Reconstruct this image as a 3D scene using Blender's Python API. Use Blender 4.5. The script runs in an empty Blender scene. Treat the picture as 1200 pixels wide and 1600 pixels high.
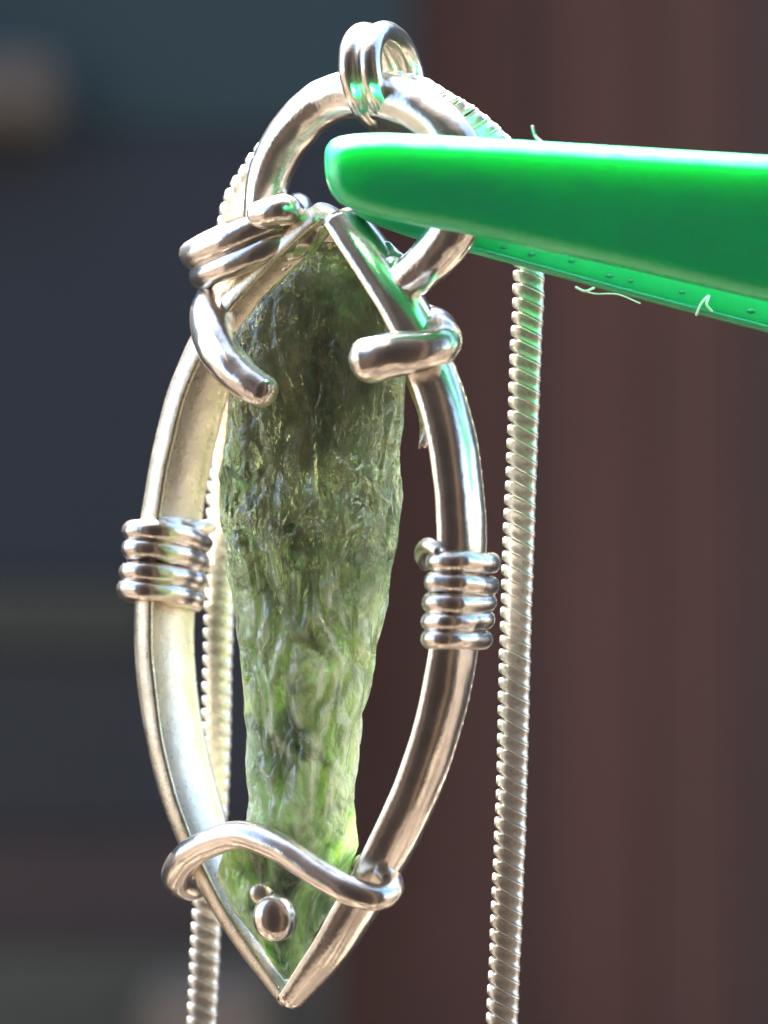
import bpy, bmesh, math, random
import numpy as np
from mathutils import Vector, Matrix, noise

random.seed(7)
SC = bpy.context.scene
COL = SC.collection
R = math.radians

# ------------------------------------------------------------------ camera
U = 3.125e-5                 # one unit of the sketch grid in metres (the pendant is about 45 mm tall)
DIST = 0.15                  # camera to pendant
cam_d = bpy.data.cameras.new('camera')
cam = bpy.data.objects.new('camera', cam_d)
COL.objects.link(cam)
cam.location = (0, -DIST, 0)
cam.rotation_euler = (R(90), 0, 0)
cam_d.sensor_fit = 'VERTICAL'
cam_d.sensor_height = 24
cam_d.lens = 72
cam_d.clip_start = 0.01
cam_d.clip_end = 200
cam_d.dof.use_dof = True
cam_d.dof.focus_distance = DIST - 0.001
cam_d.dof.aperture_fstop = 22
SC.camera = cam

# ------------------------------------------------------------------ sky, sun, exposure
SUN_EL, SUN_ROT = 64, -32    # high, behind the pendant and a little to the left
world = bpy.data.worlds.new('World')
SC.world = world
world.use_nodes = True
wn = world.node_tree.nodes
sky = wn.new('ShaderNodeTexSky')
sky.sky_type = 'NISHITA'
sky.sun_disc = False
sky.sun_elevation = R(SUN_EL)
sky.sun_rotation = R(SUN_ROT % 360)
world.node_tree.links.new(sky.outputs[0], wn['Background'].inputs[0])
wn['Background'].inputs[1].default_value = 0.05
sun_d = bpy.data.lights.new('sun', 'SUN')
sun_d.energy = 5
sun_d.angle = R(0.53)
sun_d.color = (1, 0.95, 0.87)
sun = bpy.data.objects.new('sun', sun_d)
COL.objects.link(sun)
sv = Vector((math.sin(R(SUN_ROT)) * math.cos(R(SUN_EL)), math.cos(R(SUN_ROT)) * math.cos(R(SUN_EL)), math.sin(R(SUN_EL))))
sun.location = sv * 3
sun.rotation_euler = sv.to_track_quat('Z', 'Y').to_euler()
SC.view_settings.view_transform = 'Standard'
SC.view_settings.look = 'None'
SC.view_settings.exposure = 3.7
SC.view_settings.gamma = 1
SC.cycles.max_bounces = 14
SC.cycles.transmission_bounces = 10
SC.cycles.transparent_max_bounces = 8
SC.cycles.sample_clamp_indirect = 8


# ------------------------------------------------------------------ materials
class Mat:
    def __init__(self, name):
        self.m = bpy.data.materials.new(name)
        self.m.use_nodes = True
        self.n = self.m.node_tree.nodes
        self.l = self.m.node_tree.links
        self.p = self.n['Principled BSDF']
        self.out = self.n['Material Output']
        self.tc = self.n.new('ShaderNodeTexCoord')

    def set(self, **kw):
        for k, v in kw.items():
            self.p.inputs[k.replace('_', ' ')].default_value = v
        return self

    def mapped(self, scale=(1, 1, 1), rot=(0, 0, 0)):
        mp = self.n.new('ShaderNodeMapping')
        mp.inputs['Scale'].default_value = scale
        mp.inputs['Rotation'].default_value = rot
        self.l.new(self.tc.outputs['Object'], mp.inputs[0])
        return mp.outputs[0]

    def noise(self, scale, detail=4, rough=.6, vec=None, dist=0):
        t = self.n.new('ShaderNodeTexNoise')
        t.inputs['Scale'].default_value = scale
        t.inputs['Detail'].default_value = detail
        t.inputs['Roughness'].default_value = rough
        t.inputs['Distortion'].default_value = dist
        self.l.new(vec if vec else self.tc.outputs['Object'], t.inputs['Vector'])
        return t.outputs['Fac']

    def voro(self, scale, vec=None, feature='F1'):
        t = self.n.new('ShaderNodeTexVoronoi')
        t.feature = feature
        t.inputs['Scale'].default_value = scale
        self.l.new(vec if vec else self.tc.outputs['Object'], t.inputs['Vector'])
        return t.outputs['Distance']

    def ramp(self, fac, stops):
        r = self.n.new('ShaderNodeValToRGB')
        e = r.color_ramp.elements
        while len(e) < len(stops):
            e.new(.5)
        for i, (pos, c) in enumerate(stops):
            e[i].position = pos
            e[i].color = (c, c, c, 1) if isinstance(c, (int, float)) else (*c, 1)
        self.l.new(fac, r.inputs[0])
        return r.outputs[0]

    def bump(self, height, strength, dist, normal=None):
        b = self.n.new('ShaderNodeBump')
        b.inputs['Strength'].default_value = strength
        b.inputs['Distance'].default_value = dist
        self.l.new(height, b.inputs['Height'])
        if normal:
            self.l.new(normal, b.inputs['Normal'])
        return b.outputs[0]

    def to(self, sock, name, node=None):
        self.l.new(sock, (node or self.p).inputs[name])
        return self


def silver(name, base, r0, r1, scratch, lump, lines=None, haze=.3, haze_r=.40):
    m = Mat(name)
    m.set(Metallic=1, Base_Color=(*base, 1))
    m.to(m.ramp(m.noise(1500, 5), [(.3, r0), (.7, r1)]), 'Roughness')
    tarn = m.ramp(m.noise(420, 6, .7), [(.35, tuple(c * .72 for c in base)), (.62, base)])
    m.to(tarn, 'Base Color')
    nb = m.bump(m.noise(700, 4), lump, 8e-5)
    nb = m.bump(m.noise(3300, 5, .7), lump, 1.4e-5, nb)
    nb = m.bump(m.noise(6000, 3, .7, m.mapped((1, 1, .12), (.2, .4, .3))), scratch, 1.2e-5, nb)
    if lines:
        nb = m.bump(m.noise(9000, 4, .8, m.mapped((.25, 1, 1), (0, .9, .5))), lines, 2e-5, nb)
    m.to(nb, 'Normal')
    # hazy second lobe: fine wear that spreads the sun's glint
    g = m.n.new('ShaderNodeBsdfPrincipled')
    g.inputs['Metallic'].default_value = 1
    g.inputs['Roughness'].default_value = haze_r
    m.l.new(tarn, g.inputs['Base Color'])
    m.l.new(nb, g.inputs['Normal'])
    mx = m.n.new('ShaderNodeMixShader')
    mx.inputs[0].default_value = haze
    m.l.new(m.p.outputs[0], mx.inputs[1])
    m.l.new(g.outputs[0], mx.inputs[2])
    m.l.new(mx.outputs[0], m.out.inputs[0])
    return m.m


SILVER = silver('polished silver', (.95, .89, .81), .07, .15, .5, .4, .25, .2)
SILVER_WORN = silver('scratched silver', (.96, .85, .68), .22, .38, .8, .7, .9, .4)
SILVER_WIRE = silver('silver wire', (.93, .85, .77), .06, .14, .45, .45, .2, .28)
SILVER_CHAIN = silver('chain silver', (.97, .91, .80), .2, .34, .3, .3, None, .7, .5)


def make_plastic(name, col, radius, rough, spec):
    m = Mat(name)
    m.set(Base_Color=(*col, 1), Subsurface_Weight=1.0, Subsurface_Radius=radius, Subsurface_Scale=1.0,
          Roughness=rough, IOR=1.49)
    m.p.inputs['Specular IOR Level'].default_value = spec
    m.set(Coat_Weight=.7, Coat_Roughness=.3)
    nb = m.bump(m.noise(900, 4, .65), .18, 4e-5)
    nb = m.bump(m.voro(2600), spec * .1, 2e-5, nb)
    m.to(nb, 'Normal')
    m.to(m.ramp(m.noise(1200, 5), [(.35, rough), (.7, rough + .14)]), 'Roughness')
    return m.m


PLASTIC = make_plastic('green plastic', (.010, .60, .235), (.0005, .0026, .0014), .3, .8)
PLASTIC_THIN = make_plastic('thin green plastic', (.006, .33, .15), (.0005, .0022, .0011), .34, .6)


def make_stone():
    m = Mat('etched green glass stone')
    long_ = m.mapped((1, 1, .62))
    warp = m.n.new('ShaderNodeVectorMath')
    warp.operation = 'ADD'
    wn_ = m.n.new('ShaderNodeTexNoise')
    wn_.inputs['Scale'].default_value = 900
    wn_.inputs['Detail'].default_value = 4
    m.l.new(long_, wn_.inputs['Vector'])
    sc = m.n.new('ShaderNodeVectorMath')
    sc.operation = 'SCALE'
    sc.inputs['Scale'].default_value = .0016
    m.l.new(wn_.outputs['Color'], sc.inputs[0])
    m.l.new(long_, warp.inputs[0])
    m.l.new(sc.outputs[0], warp.inputs[1])
    wv = warp.outputs[0]
    cloud = m.noise(340, 6, .62, long_, 1.0)
    edge = m.ramp(m.voro(400, wv, 'DISTANCE_TO_EDGE'), [(.0, 1.0), (.05, .35), (.12, .0)])
    fine = m.ramp(m.voro(1150, wv, 'DISTANCE_TO_EDGE'), [(.0, 1.0), (.14, .0)])
    col = m.ramp(cloud, [(.34, (.06, .10, .065)), (.44, (.32, .39, .24)), (.54, (.62, .69, .44)), (.68, (.84, .88, .66))])
    mixc = m.n.new('ShaderNodeMix')
    mixc.data_type = 'RGBA'
    frost = m.n.new('ShaderNodeMath')
    frost.operation = 'MULTIPLY'
    geo = m.n.new('ShaderNodeNewGeometry')
    worn = m.ramp(geo.outputs['Pointiness'], [(.52, 0.0), (.60, 1.0)])     # ridges are frosted
    mxx = m.n.new('ShaderNodeMath')
    mxx.operation = 'MAXIMUM'
    m.l.new(edge, mxx.inputs[0])
    m.l.new(worn, mxx.inputs[1])
    m.l.new(mxx.outputs[0], frost.inputs[0])
    frost.inputs[1].default_value = .28
    m.l.new(frost.outputs[0], mixc.inputs['Factor'])
    m.l.new(col, mixc.inputs['A'])
    mixc.inputs['B'].default_value = (.74, .80, .58, 1)
    m.to(mixc.outputs['Result'], 'Base Color')
    m.set(Subsurface_Weight=1.0, Subsurface_Radius=(.0021, .0031, .0013), Subsurface_Scale=1.0, Roughness=.2, IOR=1.49,
          Coat_Weight=1.0, Coat_Roughness=.04)
    nb = m.bump(edge, .7, 1.1e-4)
    nb = m.bump(m.noise(430, 3, .5, long_, 1.6), 1.0, 4.5e-4, nb)
    nb = m.bump(fine, .25, 6e-5, nb)
    m.to(nb, 'Normal')
    m.l.new(nb, m.p.inputs['Coat Normal'])
    g = m.n.new('ShaderNodeBsdfPrincipled')
    g.inputs['Transmission Weight'].default_value = 1
    g.inputs['IOR'].default_value = 1.49
    g.inputs['Roughness'].default_value = .04
    m.l.new(m.ramp(cloud, [(.36, (.32, .43, .22)), (.52, (.60, .69, .40)), (.64, (.90, .93, .66))]), g.inputs['Base Color'])
    m.l.new(nb, g.inputs['Normal'])
    mx = m.n.new('ShaderNodeMixShader')
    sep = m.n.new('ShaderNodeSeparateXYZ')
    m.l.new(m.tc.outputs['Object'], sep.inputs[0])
    low = m.n.new('ShaderNodeMapRange')          # milkier mix puts the backlit glow in the lower half, top stays clear
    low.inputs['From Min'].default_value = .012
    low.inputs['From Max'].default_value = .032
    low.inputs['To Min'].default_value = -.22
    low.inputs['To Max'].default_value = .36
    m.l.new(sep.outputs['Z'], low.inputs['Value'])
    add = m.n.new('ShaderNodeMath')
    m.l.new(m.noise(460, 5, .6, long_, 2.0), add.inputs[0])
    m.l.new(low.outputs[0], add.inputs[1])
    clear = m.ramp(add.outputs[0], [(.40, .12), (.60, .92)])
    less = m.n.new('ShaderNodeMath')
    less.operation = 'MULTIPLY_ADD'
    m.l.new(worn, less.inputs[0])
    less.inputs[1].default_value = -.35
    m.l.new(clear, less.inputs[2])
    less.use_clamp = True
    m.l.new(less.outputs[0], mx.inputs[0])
    m.l.new(m.p.outputs[0], mx.inputs[1])
    m.l.new(g.outputs[0], mx.inputs[2])
    m.l.new(mx.outputs[0], m.out.inputs[0])
    return m.m


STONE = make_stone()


def matte(name, col, var=.25, scale=9, rough=.8, spec=.5):
    m = Mat(name)
    m.to(m.ramp(m.noise(scale, 5, .6, m.mapped((1, 1, .35))),
                [(.3, tuple(c * (1 - var) for c in col)), (.7, tuple(c * (1 + var) for c in col))]), 'Base Color')
    m.set(Roughness=rough)
    m.p.inputs['Specular IOR Level'].default_value = spec
    m.to(m.bump(m.noise(scale * 14, 4), .3, .004), 'Normal')
    return m.m


def fibre_mat():
    m = Mat('white lint')
    m.set(Base_Color=(.85, .85, .82, 1), Roughness=.6)
    return m.m


LINT = fibre_mat()


# ------------------------------------------------------------------ helpers
def at(x, y, d=0):
    """point on the sketch grid (x right, y down), d grid units behind the pendant's middle"""
    k = (DIST / U + d) * U / DIST
    return Vector(((x - 600) * U * k, d * U, (800 - y) * U * k))


def obj(name, verts, faces, mat, parent=None, smooth=True):
    o_ = parent_loc(parent)
    me = bpy.data.meshes.new(name)
    me.from_pydata([tuple(Vector(v) - o_) for v in verts], [], faces)
    me.update()
    bm = bmesh.new()
    bm.from_mesh(me)
    bmesh.ops.recalc_face_normals(bm, faces=bm.faces)
    bm.to_mesh(me)
    bm.free()
    if smooth:
        me.shade_smooth()
    for q in me.polygons:
        if len(q.vertices) > 40:
            q.use_smooth = False
    me.materials.append(mat)
    o = bpy.data.objects.new(name, me)
    COL.objects.link(o)
    if parent:
        o.parent = parent
    return o


def parent_loc(p):
    v = Vector((0, 0, 0))
    while p:
        v = v + p.location
        p = p.parent
    return v


def tag(o, label=None, cat=None, group=None, kind=None):
    for k, v in (('label', label), ('category', cat), ('group', group), ('kind', kind)):
        if v:
            o[k] = v
    return o


def thing(name, loc, label, cat, group=None):
    o = bpy.data.objects.new(name, None)
    o.empty_display_size = .004
    COL.objects.link(o)
    o.location = loc
    return tag(o, label, cat, group)


def spline(pts, n, closed=False):
    """Catmull-Rom through the points, resampled evenly to n samples"""
    P = np.array([tuple(p) for p in pts], float)
    if closed:
        P = np.vstack([P[-1], P, P[0], P[1]])
    else:
        P = np.vstack([2 * P[0] - P[1], P, 2 * P[-1] - P[-2]])
    out = []
    for i in range(1, len(P) - 2):
        a, b, c, d = P[i - 1:i + 3]
        for t in np.linspace(0, 1, 24, endpoint=False):
            out.append(.5 * ((2 * b) + (c - a) * t + (2 * a - 5 * b + 4 * c - d) * t * t + (3 * b - a - 3 * c + d) * t ** 3))
    out.append(P[-2])
    out = np.array(out)
    s = np.concatenate([[0], np.cumsum(np.linalg.norm(np.diff(out[:, :3], axis=0), axis=1))])
    q = np.linspace(0, s[-1], n + 1 if closed else n)
    res = np.stack([np.interp(q, s, out[:, k]) for k in range(out.shape[1])], 1)
    return res[:-1] if closed else res


def skin_rings(rings, closed=False, caps=True):
    n = len(rings[0])
    verts = [v for r in rings for v in r]
    faces = []
    m = len(rings)
    for i in range(m if closed else m - 1):
        j = (i + 1) % m
        for k in range(n):
            l = (k + 1) % n
            faces.append((i * n + k, i * n + l, j * n + l, j * n + k))
    if caps and not closed:
        faces.append(tuple(range(n - 1, -1, -1)))
        faces.append(tuple((m - 1) * n + k for k in range(n)))
    return verts, faces


def frames(P, closed=False):
    n = len(P)
    T = np.zeros((n, 3))
    for i in range(n):
        a = P[(i - 1) % n] if (closed or i > 0) else P[i]
        b = P[(i + 1) % n] if (closed or i < n - 1) else P[i]
        T[i] = (b - a) / max(np.linalg.norm(b - a), 1e-12)
    return T


def tube(pts, r, n=90, seg=18, closed=False, wob=0.0, flat=1.0, flat_dir=(0, 1, 0), seed=0):
    """swept round wire; r: grid units, a number or one per control point; rounded ends"""
    rr = r if hasattr(r, '__len__') else [r] * len(pts)
    S = spline([(*p, q * U) for p, q in zip(pts, rr)], n, closed)
    P, Rd = S[:, :3], S[:, 3]
    T = frames(P, closed)
    rings = []
    up = np.array(flat_dir, float)

    def ring(i, c, rad):
        t = T[i]
        a = up - t * up.dot(t)
        if np.linalg.norm(a) < 1e-3:
            a = np.array((1, 0, 0)) - t * t[0]
        a /= np.linalg.norm(a)
        b = np.cross(t, a)
        out = []
        for k in range(seg):
            ph = 2 * math.pi * k / seg
            v = c + (a * math.cos(ph) * flat + b * math.sin(ph)) * rad
            if wob:
                q = Vector(v) / (U * 34) + Vector((seed, seed * 2, 0))
                v = v + (a * math.cos(ph) + b * math.sin(ph)) * rad * wob * noise.noise(q)
            out.append(Vector(v))
        return out
    if not closed:
        for e in (.1, .45, .75, .93):
            rings.append(ring(0, P[0] - T[0] * Rd[0] * (1 - e) * .8, Rd[0] * math.sqrt(max(0, 1 - (1 - e) ** 2))))
    for i in range(len(P)):
        rings.append(ring(i, P[i], Rd[i]))
    if not closed:
        for e in (.93, .75, .45, .1):
            rings.append(ring(len(P) - 1, P[-1] + T[-1] * Rd[-1] * (1 - e) * .8, Rd[-1] * math.sqrt(max(0, 1 - (1 - e) ** 2))))
    return skin_rings(rings, closed)


def box(x0, x1, y0, y1, z0, z1, bev=0.0):
    bm = bmesh.new()
    bmesh.ops.create_cube(bm, size=1, matrix=Matrix.Translation(((x0 + x1) / 2, (y0 + y1) / 2, (z0 + z1) / 2)) @
                          Matrix.Diagonal((x1 - x0, y1 - y0, z1 - z0, 1)))
    if bev:
        bmesh.ops.bevel(bm, geom=bm.edges[:], offset=bev, segments=2, affect='EDGES', profile=.5)
    v = [x.co.copy() for x in bm.verts]
    bm.verts.index_update()
    f = [tuple(x.index for x in fc.verts) for fc in bm.faces]
    bm.free()
    return v, f


# ------------------------------------------------------------------ setting: ground, wall far behind, added wall behind the camera
GZ = -1.2
def paving():
    m = Mat('sun patched stone paving')                  # sunlit patches and shaded ground painted into the stone's colour
    m.to(m.ramp(m.noise(3.2, 5, .62, None, .6), [(.40, (.012, .009, .008)), (.54, (.022, .017, .014)), (.58, (.15, .125, .098))]), 'Base Color')
    m.set(Roughness=.9)
    m.p.inputs['Specular IOR Level'].default_value = .1
    m.to(m.bump(m.noise(60, 4), .3, .004), 'Normal')
    return m.m


gm = paving()
v, f = box(-30, 30, -30, 30, GZ - .1, GZ)
tag(obj('ground', v, f, gm, smooth=False), kind='structure')


def bgx(x, Y):
    return (x - 600) * U * (DIST + Y) / DIST


def bgz(y, Y):
    return (800 - y) * U * (DIST + Y) / DIST


WY = 2.0
v, f = box(-4, 4, WY + .04, WY + .22, GZ, 1.35)
back_wall = tag(obj('wall', v, f, matte('dark wall core', (.03, .022, .02)), smooth=False), kind='structure')
boards = [(500, 815, (0.104, 0.042, 0.026)), (850, 1010, (0.117, 0.045, 0.027)), (1014, 1158, (0.109, 0.045, 0.027)), (1164, 1420, (0.082, 0.041, 0.030)),
          (1424, 1700, (0.102, 0.043, 0.030)), (1704, 2100, (0.097, 0.041, 0.028)), (815.5, 849, (0.085, 0.038, 0.028))]
for a, b, c in boards:
    v, f = box(bgx(a, WY), bgx(b, WY), WY, WY + .038, GZ, 1.33, .004)
    obj('board', v, f, matte('brown stained board', c, .12, 6), back_wall, smooth=False)

DY = 1.94
door = thing('door', (bgx(0, DY), DY, GZ), 'dark slate door behind the pendant, out of focus, at left', 'door')
SL = matte('slate paint', (0.022, 0.024, 0.029), .1, 5)


def door_part(name, x0, x1, y0, y1, mat, dep=.03):
    v, f = box(bgx(x0, DY), bgx(x1, DY), DY - dep, DY + .04 - dep * .1, max(GZ, bgz(y1, DY)), bgz(y0, DY), .004)
    return obj(name, v, f, mat, door, smooth=False)


door_part('panel', -900, 560, 215, 905, SL)
door_part('upper_panel', -900, 640, -900, 211, matte('dark teal paint', (0.025, 0.045, 0.045), .1, 5), .028)
door_part('rail', -900, 245, 909, 1010, matte('olive grey rail', (.050, .044, .030), .1, 5), .034)
door_part('rail', 249, 540, 909, 1010, matte('slate rail', (.030, .027, .026), .1, 5), .026)
door_part('panel', -900, 530, 1014, 1290, matte('charcoal slate paint', (.030, .027, .027), .1, 5))
door_part('kick_panel', -900, 520, 1294, 1470, matte('dull plum brown', (.056, .033, .027), .1, 5), .027)
door_part('kick_panel', -900, 520, 1474, 2600, matte('grey olive paint', (.088, .078, .054), .12, 5), .024)
PY = 1.86
v, f = box(bgx(-300, PY), bgx(88, PY), PY, PY + .04, bgz(205, PY), bgz(75, PY), .01)
tag(obj('wooden_plaque', v, f, matte('tan wood', (.115, .084, .060), .2, 8)), 'tan wooden plaque high on the dark door, out of focus', 'plaque')
v, f = box(bgx(238, PY), bgx(420, PY), PY - .1, PY + .04, GZ, bgz(1525, PY), .012)
tag(obj('wooden_stake', v, f, matte('light tan wood', (.20, .13, .08), .2, 8)), 'short tan wooden stake low behind the pendant, out of focus', 'stake')

# unseen wall added behind the camera; blocks front sky, darkens the silver's reflections
v, f = box(-1.5, 1.5, -.86, -.8, GZ, 2.6)
unseen_wall = tag(obj('wall', v, f, matte('unseen wall core', (.012, .009, .008), .2, 3), smooth=False), kind='structure')
tones = [(.008, .0055, .005), (.005, .0035, .0035), (.022, .015, .011), (.006, .0045, .004), (.005, .004, .004), (.007, .005, .0045), (.030, .021, .015), (.005, .004, .0035), (.009, .006, .005), (.006, .0045, .004)]  # paler boards added for streaks in the silver's reflections
for i, c in enumerate(tones):
    v, f = box(-1.5 + i * .3 + .004, -1.5 + i * .3 + .296, -.798, -.77, GZ, 2.58, .003)
    obj('board', v, f, matte('unseen board', c, .25, 4, .9, .03), unseen_wall, smooth=False)

# ------------------------------------------------------------------ the pendant
TH = R(33)
NF = np.array((-math.sin(TH), -math.cos(TH), 0))       # the pendant's front, turned a little to the left


def pl(x, y, off=0):
    """point in the pendant's own plane, off grid units towards its front"""
    d = -(x - 500) * math.tan(TH)
    p = at(x, y, d)
    return p + Vector(NF) * off * U


def pls(x, y, off):
    """like pl, with (x, y) meant for the lifted point itself"""
    xx, yy = x, y
    for _ in range(5):
        p = pl(xx, yy, off)
        k = (p.y + DIST) / DIST * U
        xx += x - (p.x / k + 600)
        yy += y - (800 - p.z / k)
    return p


pendant = thing('pendant', tuple(at(456, 1567, 28)), 'silver wire wrapped pendant with a long rough green stone, held by the green clip', 'pendant')


def bar(name, pts, W, H, side, mat):
    S = spline([(*pl(x, y), w * U, h * U) for (x, y), w, h in zip(pts, W, H)], 150)
    P = S[:, :3]
    T = frames(P)
    rings = []
    for i in range(len(P)):
        O = np.cross(T[i], NF)
        O /= np.linalg.norm(O)
        if O[0] * side < 0:
            O = -O
        w, h = S[i, 3] / 2, S[i, 4]
        sec = []
        for k in range(19):
            ph = math.pi * k / 18
            sec.append((math.cos(ph) * w, math.sin(ph) ** .85 * h))
        sec += [(-w * .97, -h * .06), (-w * .86, -h * .07), (-w * .78, h * .03), (0, h * .1), (w * .78, h * .03), (w * .86, -h * .07), (w * .97, -h * .06)]
        ring = []
        for a, b in sec:
            q = P[i] + NF * a + O * b
            nz = noise.noise(Vector(q) / (U * 60)) * 1.6 * U
            ring.append(Vector(q + O * nz))
        rings.append(ring)
    v, f = skin_rings(rings)
    return obj(name, v, f, mat, pendant)


LB = [(524, 348), (490, 378), (440, 428), (390, 485), (352, 545), (320, 620), (299, 700), (282, 790), (272, 880), (267, 980), (273, 1080), (292, 1190), (318, 1280), (352, 1370), (400, 1462), (462, 1556)]
LW = [100, 108, 112, 116, 118, 120, 122, 122, 122, 120, 118, 118, 114, 96, 76, 60]
LH = [40, 44, 46, 50, 54, 56, 57, 57, 57, 56, 55, 52, 48, 42, 36, 26]
bar('frame_bar', LB, LW, LH, -1, SILVER_WORN)
RB = [(530, 350), (556, 388), (590, 440), (628, 500), (662, 575), (690, 660), (705, 750), (711, 830), (709, 900), (700, 1000), (682, 1100), (652, 1200), (608, 1300), (560, 1390), (512, 1470), (450, 1558)]
RW = [96, 100, 102, 102, 100, 100, 100, 100, 100, 100, 100, 100, 100, 96, 84, 60]
RH = [40, 46, 48, 48, 46, 46, 46, 46, 46, 46, 46, 46, 46, 44, 40, 26]
bar('frame_bar', RB, RW, RH, 1, SILVER)

# ring at the top
RG = [(398, 430), (408, 385), (412, 330), (423, 268), (452, 212), (500, 164), (555, 147), (612, 156), (668, 180), (712, 228), (728, 290), (713, 352), (676, 402), (628, 446), (610, 470)]
v, f = tube([pl(*p) for p in RG], [24, 28, 32, 35, 36, 37, 38, 38, 38, 38, 38, 37, 36, 32, 22], 140, 24, wob=.05)
obj('top_ring', v, f, SILVER, pendant)
# web of solder between ring end and frame
v, f = tube([pl(600, 385, -6), pl(618, 425, -4), pl(640, 470, -6)], [10, 30, 16], 30, 16, wob=.25)
obj('solder_joint', v, f, SILVER, pendant)
v, f = tube([pl(455, 395, 8), pl(490, 372, 12), pl(522, 345, 8)], [12, 18, 12], 40, 16, wob=.9)
obj('solder_joint', v, f, SILVER, pendant)
v, f = tube([pl(400, 455, -20), pl(415, 425, -14), pl(440, 405, -6)], [12, 14, 14], 30, 14, wob=.3)
obj('solder_joint', v, f, SILVER, pendant)

# bail: two bands side by side round the top of the ring and the chain
bc = at(598, 120, -18)
bail = bpy.data.objects.new('bail', None)
bail.location = bc - pendant.location
bail.empty_display_size = .003
COL.objects.link(bail)
bail.parent = pendant
ph = R(21)
ax = Vector((math.cos(ph), -math.sin(ph), 0))
dp = Vector((math.sin(ph), math.cos(ph), 0))
for s in (-1, 1):
    pts = []
    for k in range(20):
        a = 2 * math.pi * k / 20
        pts.append(bc + ax * (s * 16.5 * U) + dp * (math.cos(a) * 96 * U) + Vector((0, 0, 1)) * (math.sin(a) * 67 * U) + ax * (-6 * math.sin(a) * U))
    v, f = tube(pts, 18, 90, 16, closed=True, flat_dir=tuple(ax), flat=1.0, wob=.04, seed=s)
    obj('band', v, f, SILVER, bail)

# two turns of wire round the left foot of the ring
wrap = bpy.data.objects.new('wire_wrap', None)
wrap.location = pl(405, 375) - pendant.location
COL.objects.link(wrap)
wrap.parent = pendant
wrap.empty_display_size = .003
for k, (cx, cy, ln) in enumerate(((384, 362, 90), (392, 397, 84))):
    c = pl(cx, cy)
    u = (at(490, 322) - at(290, 404)).normalized()
    pts = []
    for q in range(20):
        a = 2 * math.pi * q / 20
        pts.append(c + u * (math.cos(a) * ln * U * 1.0) + Vector((0, 1, .16)) * (math.sin(a) * 68 * U) + Vector((0, -1, 0)) * (math.cos(a) * 30 * U))
    v, f = tube(pts, 24 - k * 2, 90, 16, closed=True, wob=.06, seed=k)
    obj('wire_turn', v, f, SILVER_WIRE, wrap)
v, f = tube([pl(440, 342, 62), pl(462, 336, 62), pl(476, 334, 52), pl(482, 338, 30)], [22, 25, 25, 18], 30, 16, wob=.12, seed=4)
obj('wire_end', v, f, SILVER_WIRE, wrap)

# claws
v, f = tube([pls(356, 440, -50), pls(338, 462, 0), pls(332, 500, 45), pls(346, 548, 78), pls(376, 588, 92), pls(412, 612, 92)], [20, 30, 37, 35, 31, 27], 90, 24, wob=.06, seed=2)
obj('claw', v, f, SILVER_WIRE, pendant)
v, f = tube([pls(664, 492, -60), pls(686, 510, -20), pls(692, 536, 30), pls(668, 546, 62), pls(624, 553, 88), pls(574, 563, 102)], [18, 26, 29, 30, 34, 34], 90, 24, wob=.07, seed=3)
obj('claw', v, f, SILVER_WIRE, pendant)


# coils round the two bars
def coil(at_pts, side, W, H, rad, tilt):
    c0 = at_pts[0]
    e = bpy.data.objects.new('wire_coil', None)
    e.location = pl(*c0) - pendant.location
    COL.objects.link(e)
    e.parent = pendant
    e.empty_display_size = .003
    for i, (x, y) in enumerate(at_pts):
        p = np.array(pl(x, y))
        O = np.array((math.cos(TH), -math.sin(TH), 0)) * side
        jt, jz = random.uniform(-5, 5), random.uniform(-1.5, 1.5)
        gap = random.uniform(-3, 3)
        pts = []
        for k in range(24):
            a = 2 * math.pi * k / 24
            n_ = math.cos(a)
            o_ = math.sin(a)
            nn = math.copysign(abs(n_) ** .75, n_) * (W / 2 + rad * .55)
            oo = (math.copysign(abs(o_) ** .8, o_) * (H / 2 + rad * .75 + gap)) + H / 2
            z = (tilt + jt) * (nn / W) + jz
            pts.append(Vector(p + NF * nn * U + O * oo * U + np.array((0, 0, 1)) * z * U))
        v, f = tube(pts, rad + random.uniform(-1.5, 1), 90, 14, closed=True, wob=.17, seed=i + side)
        obj('wire_turn', v, f, SILVER_WIRE, e)


coil([(281, 838), (278, 869), (275, 901), (272, 932)], -1, 116, 50, 18.5, 22)
coil([(709, 880), (706, 911), (703, 940), (700, 969), (697, 997)], 1, 88, 36, 16.5, 3)

v, f = tube([pls(664, 884, -20), pls(658, 866, 20), pls(668, 852, 48), pls(684, 862, 58)], [9, 11, 12, 10], 30, 14, wob=.08)
obj('wire_end', v, f, SILVER_WIRE, pendant)
v, f = tube([pls(330, 822, -62), pls(300, 826, -30), pls(262, 822, 40), pls(230, 826, 52), pls(212, 838, 20)], [12, 15, 16, 15, 12], 40, 14, wob=.08)
obj('wire_end', v, f, SILVER_WIRE, pendant)

# wire across the foot
v, f = tube([pls(330, 1372, -60), pls(300, 1386, -15), pls(277, 1370, 35), pls(290, 1342, 72), pls(326, 1318, 90), pls(380, 1305, 98), pls(440, 1327, 100), pls(500, 1367, 98), pls(552, 1394, 88), pls(594, 1402, 62),
             pls(612, 1386, 20), pls(600, 1362, -30), pls(566, 1350, -60)],
            [16, 22, 25, 24, 23, 23, 23, 22, 22, 20, 19, 18, 16], 150, 20, wob=.04)
obj('cross_wire', v, f, SILVER_WIRE, pendant)

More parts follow.
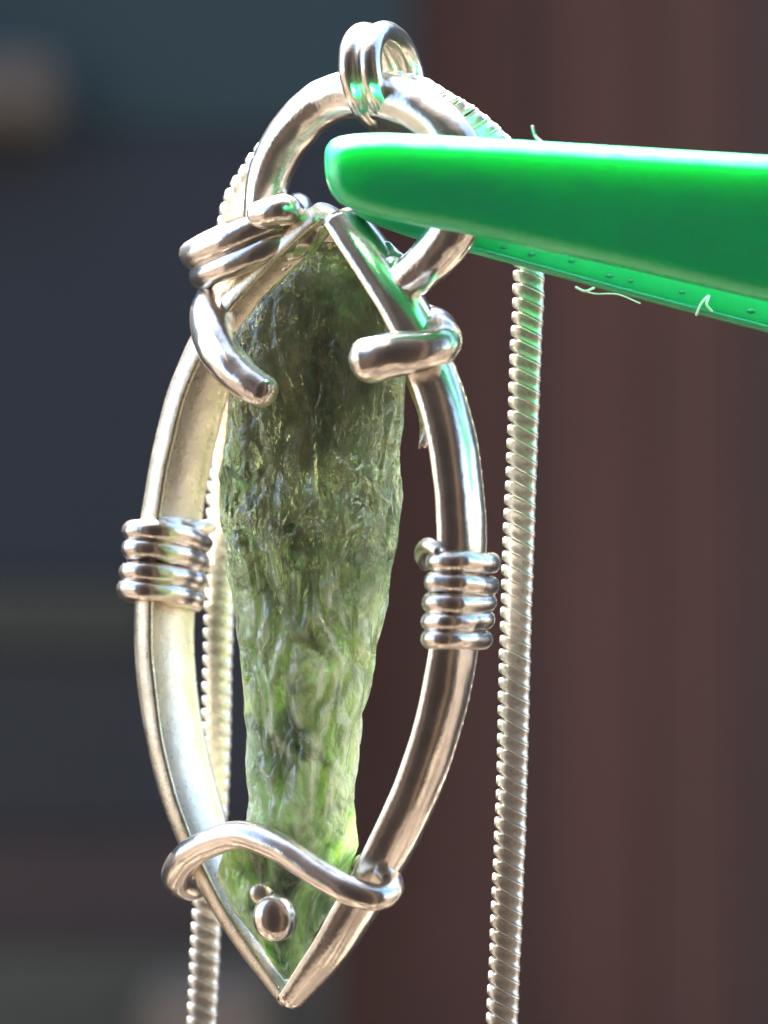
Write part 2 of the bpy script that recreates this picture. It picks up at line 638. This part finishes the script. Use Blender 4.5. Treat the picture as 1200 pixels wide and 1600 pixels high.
# bent silver tab behind the right shoulder of the stone
rows = []
for k in range(9):
    t = k / 8
    y = 585 + 112 * t
    x0, x1 = 604 + 20 * t, 660 - 26 * t * t
    bend = -52 - 16 * math.sin(t * 3)
    fr = [pl(x0 + (x1 - x0) * q / 4, y + 3 * math.sin(q * 2 + k), bend + 3 * math.sin(q * 1.7 + k * .8)) for q in range(5)]
    bk = [p_ - Vector(NF) * 7 * U for p_ in fr[::-1]]
    rows.append(fr + bk)
v, f = skin_rings(rows)
obj('back_tab', v, f, SILVER_WORN, pendant)


# bead low on the stone
def ball(c, r, squash=(1, 1, 1)):
    bm = bmesh.new()
    bmesh.ops.create_uvsphere(bm, u_segments=32, v_segments=20, radius=r)
    for q in bm.verts:
        q.co = Vector((q.co.x * squash[0], q.co.y * squash[1], q.co.z * squash[2])) + c
    bm.verts.index_update()
    v = [q.co.copy() for q in bm.verts]
    f = [tuple(x.index for x in fc.verts) for fc in bm.faces]
    bm.free()
    return v, f


v, f = ball(pls(430, 1434, 50), 37 * U, (1, .8, 1.08))
v = [q + (q - pls(430, 1434, 50)) * .10 * noise.noise(q / (U * 55)) for q in v]
obj('bead_or_glint', v, f, SILVER, pendant)
v, f = ball(pls(412, 1396, 56), 17 * U, (1.1, .6, .8))  # small ball stands in for the sun glint on top of the larger
v = [q + (q - pls(412, 1396, 56)) * .4 * noise.noise(q / (U * 22)) for q in v]
obj('bead_or_glint', v, f, SILVER_WORN, pendant)

# the stone
OUT = [(378, 500, 548), (425, 450, 582), (470, 403, 610), (520, 366, 636), (560, 364, 636), (600, 360, 634), (660, 354, 631), (700, 348, 626), (740, 344, 622), (780, 344, 629), (815, 347, 626), (840, 350, 621),
       (900, 356, 613), (960, 364, 602), (1000, 370, 592), (1040, 376, 584), (1080, 381, 576), (1120, 386, 570), (1160, 384, 563), (1200, 386, 557), (1250, 391, 550), (1285, 384, 554), (1320, 350, 560),
       (1370, 338, 548), (1420, 362, 520), (1460, 394, 494), (1495, 418, 478), (1530, 444, 464)]
oy = np.array([o[0] for o in OUT], float)
ol = np.array([o[1] for o in OUT], float)
orr = np.array([o[2] for o in OUT], float)
NV, NR = 480, 260
rings = []
for i in range(NV):
    y = 378 + (1530 - 378) * i / (NV - 1)
    l, r = np.interp(y, oy, ol), np.interp(y, oy, orr)
    cx, hw = (l + r) / 2, (r - l) / 2
    dep = np.interp(y, [392, 440, 520, 640, 800, 1000, 1200, 1320, 1420, 1530], [22, 42, 50, 62, 72, 66, 56, 48, 34, 14])
    dc = -(cx - 500) * .65 + np.interp(y, [392, 640, 900, 1530], [0, 4, 14, 0])
    rough = np.interp(y, [392, 600, 690, 1300, 1400, 1490], [.12, .18, 1.15, 1.15, .6, .4])
    ring = []
    for k in range(NR):
        a = 2 * math.pi * k / NR
        ca, sa = math.cos(a), math.sin(a)
        e_ = np.interp(y, [378, 640, 760], [.8, .8, .95])
        x = cx + math.copysign(abs(ca) ** e_, ca) * hw
        dd = dc - math.copysign(abs(sa) ** np.interp(y, [378, 640, 800, 1300, 1420], [.7, .8, 1.3, 1.35, .9]), sa) * dep
        q = Vector((x / 34, dd / 34, y / 105))
        wv = noise.noise_vector(q * .7) * .9
        ridg = 1 - abs(noise.noise(q + wv)) * 2
        vo = noise.voronoi(Vector((x / 46, dd / 46, y / 120)) + wv * .5)[0]
        fine = noise.fractal(Vector((x / 20, dd / 20, y / 52)) + wv * .8, 1.0, 2.1, 4)
        v2 = noise.voronoi(Vector((x / 22, dd / 22, y / 50)) + wv * 1.2)[0]
        fine += 1.6 * min(.5, v2[1] - v2[0]) - .4
        disp = rough * (6.5 * (ridg - .5) + 16 * min(.5, (vo[1] - vo[0])) - 3.5 + 2.2 * fine)
        disp += 3 * noise.noise(Vector((x / 70, dd / 70, y / 130)))
        edge = abs(ca)
        disp *= 1 - .5 * edge ** 6
        nx, nd = ca / max(hw, 8), -sa / max(dep, 8)
        m_ = math.hypot(nx, nd)
        ring.append(at(x + nx / m_ * disp, y + 2.5 * rough * noise.noise(q * 2.1), dd + nd / m_ * disp))
    rings.append(ring)
v, f = skin_rings(rings)
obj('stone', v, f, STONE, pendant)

# ------------------------------------------------------------------ the chain
CH = [(776, 1720, 24), (784, 1600, 22), (792, 1420, 18), (799, 1250, 16), (804, 1050, 12), (809, 880, 10), (816, 700, 6), (821, 560, 2), (826, 440, 0), (822, 340, 0), (800, 262, -14), (762, 216, -36), (722, 184, -56), (690, 166, -50),
      (640, 140, -6), (580, 136, 28), (500, 164, 72), (432, 228, 112), (388, 288, 138), (368, 330, 158), (363, 385, 188), (360, 440, 214), (352, 540, 240), (349, 650, 250), (347, 760, 250), (344, 900, 250), (340, 1050, 250),
      (338, 1150, 250), (333, 1280, 250), (324, 1420, 250), (316, 1590, 250), (309, 1720, 250)]
cp = spline([at(*p) for p in CH], 4000)
PITCH = 22.0
seg_l = np.linalg.norm(cp[1:] - cp[:-1], axis=1)
cum = np.concatenate([[0], np.cumsum(seg_l)])
nlink = int(cum[-1] / (PITCH * U))
chain = thing('necklace_chain', tuple(at(600, 1700, 130)), 'silver snake chain hanging in two strands behind the pendant and clip', 'chain')
# one slanted link
NA, vs, fs = 28, [], []
prof = [(.86, -.56), (.99, -.48), (1.0, -.36), (.95, -.27), (.95, .27), (1.0, .36), (.99, .48), (.86, .56)]
for k in range(NA):
    a = 2 * math.pi * k / NA
    ca, sa = math.cos(a), math.sin(a)
    n_ = 2 / 2.7
    bx = math.copysign(abs(ca) ** n_, ca)
    by = math.copysign(abs(sa) ** n_, sa)
    left = max(0, -bx)
    for rr, zz in prof:
        z = zz * PITCH * (1.0 - .10 * left) - .42 * (bx if bx > -.6 else -.6 + (bx + .6) * .3) * 25 + 1.5 * left ** 3
        rad = 25.5 * rr
        if left > .55:                                  # the sunny edge is beaded
            g_ = min(1, (left - .55) / .25)
            rad = 25.5 * (rr * (1 - g_) + g_ * (1.05 - .42 * abs(zz / .56) ** 2.4))
        vs.append((bx * rad * U, by * rad * .8 * U, z * U))
m_ = len(prof)
for k in range(NA):
    for j in range(m_ - 1):
        fs.append((k * m_ + j, ((k + 1) % NA) * m_ + j, ((k + 1) % NA) * m_ + j + 1, k * m_ + j + 1))
fs.append(tuple(k * m_ for k in range(NA))[::-1])
fs.append(tuple(k * m_ + m_ - 1 for k in range(NA)))
link0 = obj('link', vs, fs, SILVER_CHAIN)
for i in range(nlink):
    s = (i + .5) * PITCH * U
    p = np.array([np.interp(s, cum, cp[:, k]) for k in range(3)])
    q = np.array([np.interp(min(s + 6 * U, cum[-1]), cum, cp[:, k]) for k in range(3)])
    t = Vector(q - p).normalized()
    if i > nlink * .47:
        t = -t
    o = link0 if i == 0 else link0.copy()
    if i:
        COL.objects.link(o)
    back = Vector((0, 1, 0))
    xx = back.cross(t).normalized()
    yy = t.cross(xx)
    j = 1 + random.uniform(-.02, .02)
    o.matrix_basis = Matrix.Translation(Vector(p) - chain.location) @ Matrix((xx, yy, t)).transposed().to_4x4() @ Matrix.Rotation(random.uniform(-.04, .04), 4, 'Z') @ Matrix.Scale(j, 4)
    o.parent = chain

# ------------------------------------------------------------------ the green clip
clip = thing('plastic_clip', tuple(at(1500, 400, -150)), 'green plastic clip pinching the pendant ring from the right', 'clip')


def jaw(name, top, bot, d0, thick, rnd, taper, mat):
    """plate lofted along x: upper and lower edge curves on the grid, front face at depth d0, rounded all round"""
    x0, x1 = top[0][0], top[-1][0]
    xs = [x0 + taper * 1.2 * (1 - math.cos(math.pi / 2 * q / 26)) for q in range(27)]
    xs += list(np.linspace(xs[-1], x1, 70)[1:])
    tx, ty = zip(*top)
    bx_, by_ = zip(*bot)
    rings = []
    for x in xs:
        yt, yb = np.interp(x, tx, ty), np.interp(x, bx_, by_)
        e = 1 if x > x0 + taper else math.sqrt(max(.0004, 1 - ((x0 + taper - x) / taper) ** 2))
        cy, hh = (yt + yb) / 2, max(.6, (yb - yt) / 2)
        hd = thick / 2 * e
        rr = min(rnd, hh * .98, hd * .98)
        ring = []
        for cxn, cyn, a0 in ((1, 1, 0), (-1, 1, 90), (-1, -1, 180), (1, -1, 270)):
            if True:
                for q in range(9):
                    a = R(a0 + 90 * q / 8)
                    ring.append((cy - (cyn * (hh - rr) + rr * math.sin(a)), (cxn * (hd - rr) + rr * math.cos(a))))
                # extra loops on the flats keep the shading flat there
                nxt = {0: (-1, 1), 90: (-1, -1), 180: (1, -1), 270: (1, 1)}[a0]
                p = ring[-1]
                a = R(a0 + 90)
                q_ = (cy - (nxt[1] * (hh - rr) + rr * math.sin(a)), nxt[0] * (hd - rr) + rr * math.cos(a))
                for t in (.06, .3, .7, .94):
                    ring.append((p[0] + (q_[0] - p[0]) * t, p[1] + (q_[1] - p[1]) * t))
        rings.append([at(x, y_, d0 + thick / 2 + dd_) for y_, dd_ in ring])
    v, f = skin_rings(rings)
    return obj(name, v, f, mat, clip)


front = jaw('front_jaw', [(508, 247), (508.6, 238), (511, 229), (518, 220), (530, 214), (555, 209.5), (600, 208), (760, 216), (1200, 243), (1830, 288)],
            [(508, 253), (508.6, 268), (511, 284), (518, 302), (530, 316), (555, 330), (600, 342), (640, 350), (720, 364), (960, 416), (1200, 472), (1830, 634)], -268, 84, 36, 34, PLASTIC)
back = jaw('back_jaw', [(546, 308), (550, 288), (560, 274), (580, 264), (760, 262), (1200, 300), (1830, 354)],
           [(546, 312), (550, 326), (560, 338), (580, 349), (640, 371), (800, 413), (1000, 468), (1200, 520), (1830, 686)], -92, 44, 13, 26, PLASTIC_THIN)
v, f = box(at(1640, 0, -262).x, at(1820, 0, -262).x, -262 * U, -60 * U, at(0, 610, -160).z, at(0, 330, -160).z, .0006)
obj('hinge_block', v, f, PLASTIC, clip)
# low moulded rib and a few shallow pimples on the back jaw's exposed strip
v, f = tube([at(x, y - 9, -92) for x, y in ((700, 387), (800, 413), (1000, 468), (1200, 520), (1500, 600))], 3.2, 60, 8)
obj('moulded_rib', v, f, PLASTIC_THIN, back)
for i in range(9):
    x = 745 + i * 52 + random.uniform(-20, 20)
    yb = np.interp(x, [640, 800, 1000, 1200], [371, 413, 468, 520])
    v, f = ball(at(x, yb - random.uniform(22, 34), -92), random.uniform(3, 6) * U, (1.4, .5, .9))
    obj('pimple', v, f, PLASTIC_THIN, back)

# ------------------------------------------------------------------ lint
lint = [([(832, 198, -225), (836, 212, -228), (846, 222, -232)], 1.6, 'single short white lint hair standing on top edge of green clip'),
        ([(905, 452, -96), (930, 459, -100), (965, 460, -100), (1000, 474, -96)], 1.3, 'long white lint fibre trailing along lower edge of green clip'),
        ([(1088, 492, -94), (1096, 474, -100), (1108, 462, -102), (1104, 476, -106), (1112, 486, -98)], 2.2, 'white lint tuft on the lower right edge of green clip'),
        ([(900, 449, -94), (914, 455, -98), (928, 450, -98)], 2.2, 'short thick white lint curl below the middle of green clip')]
for pts, r, lab in lint:
    v, f = tube([at(*p) for p in pts], r, 24, 6)
    tag(obj('lint_fibre', v, f, LINT), lab, 'lint fibre', 'white lint fibres on the green clip')
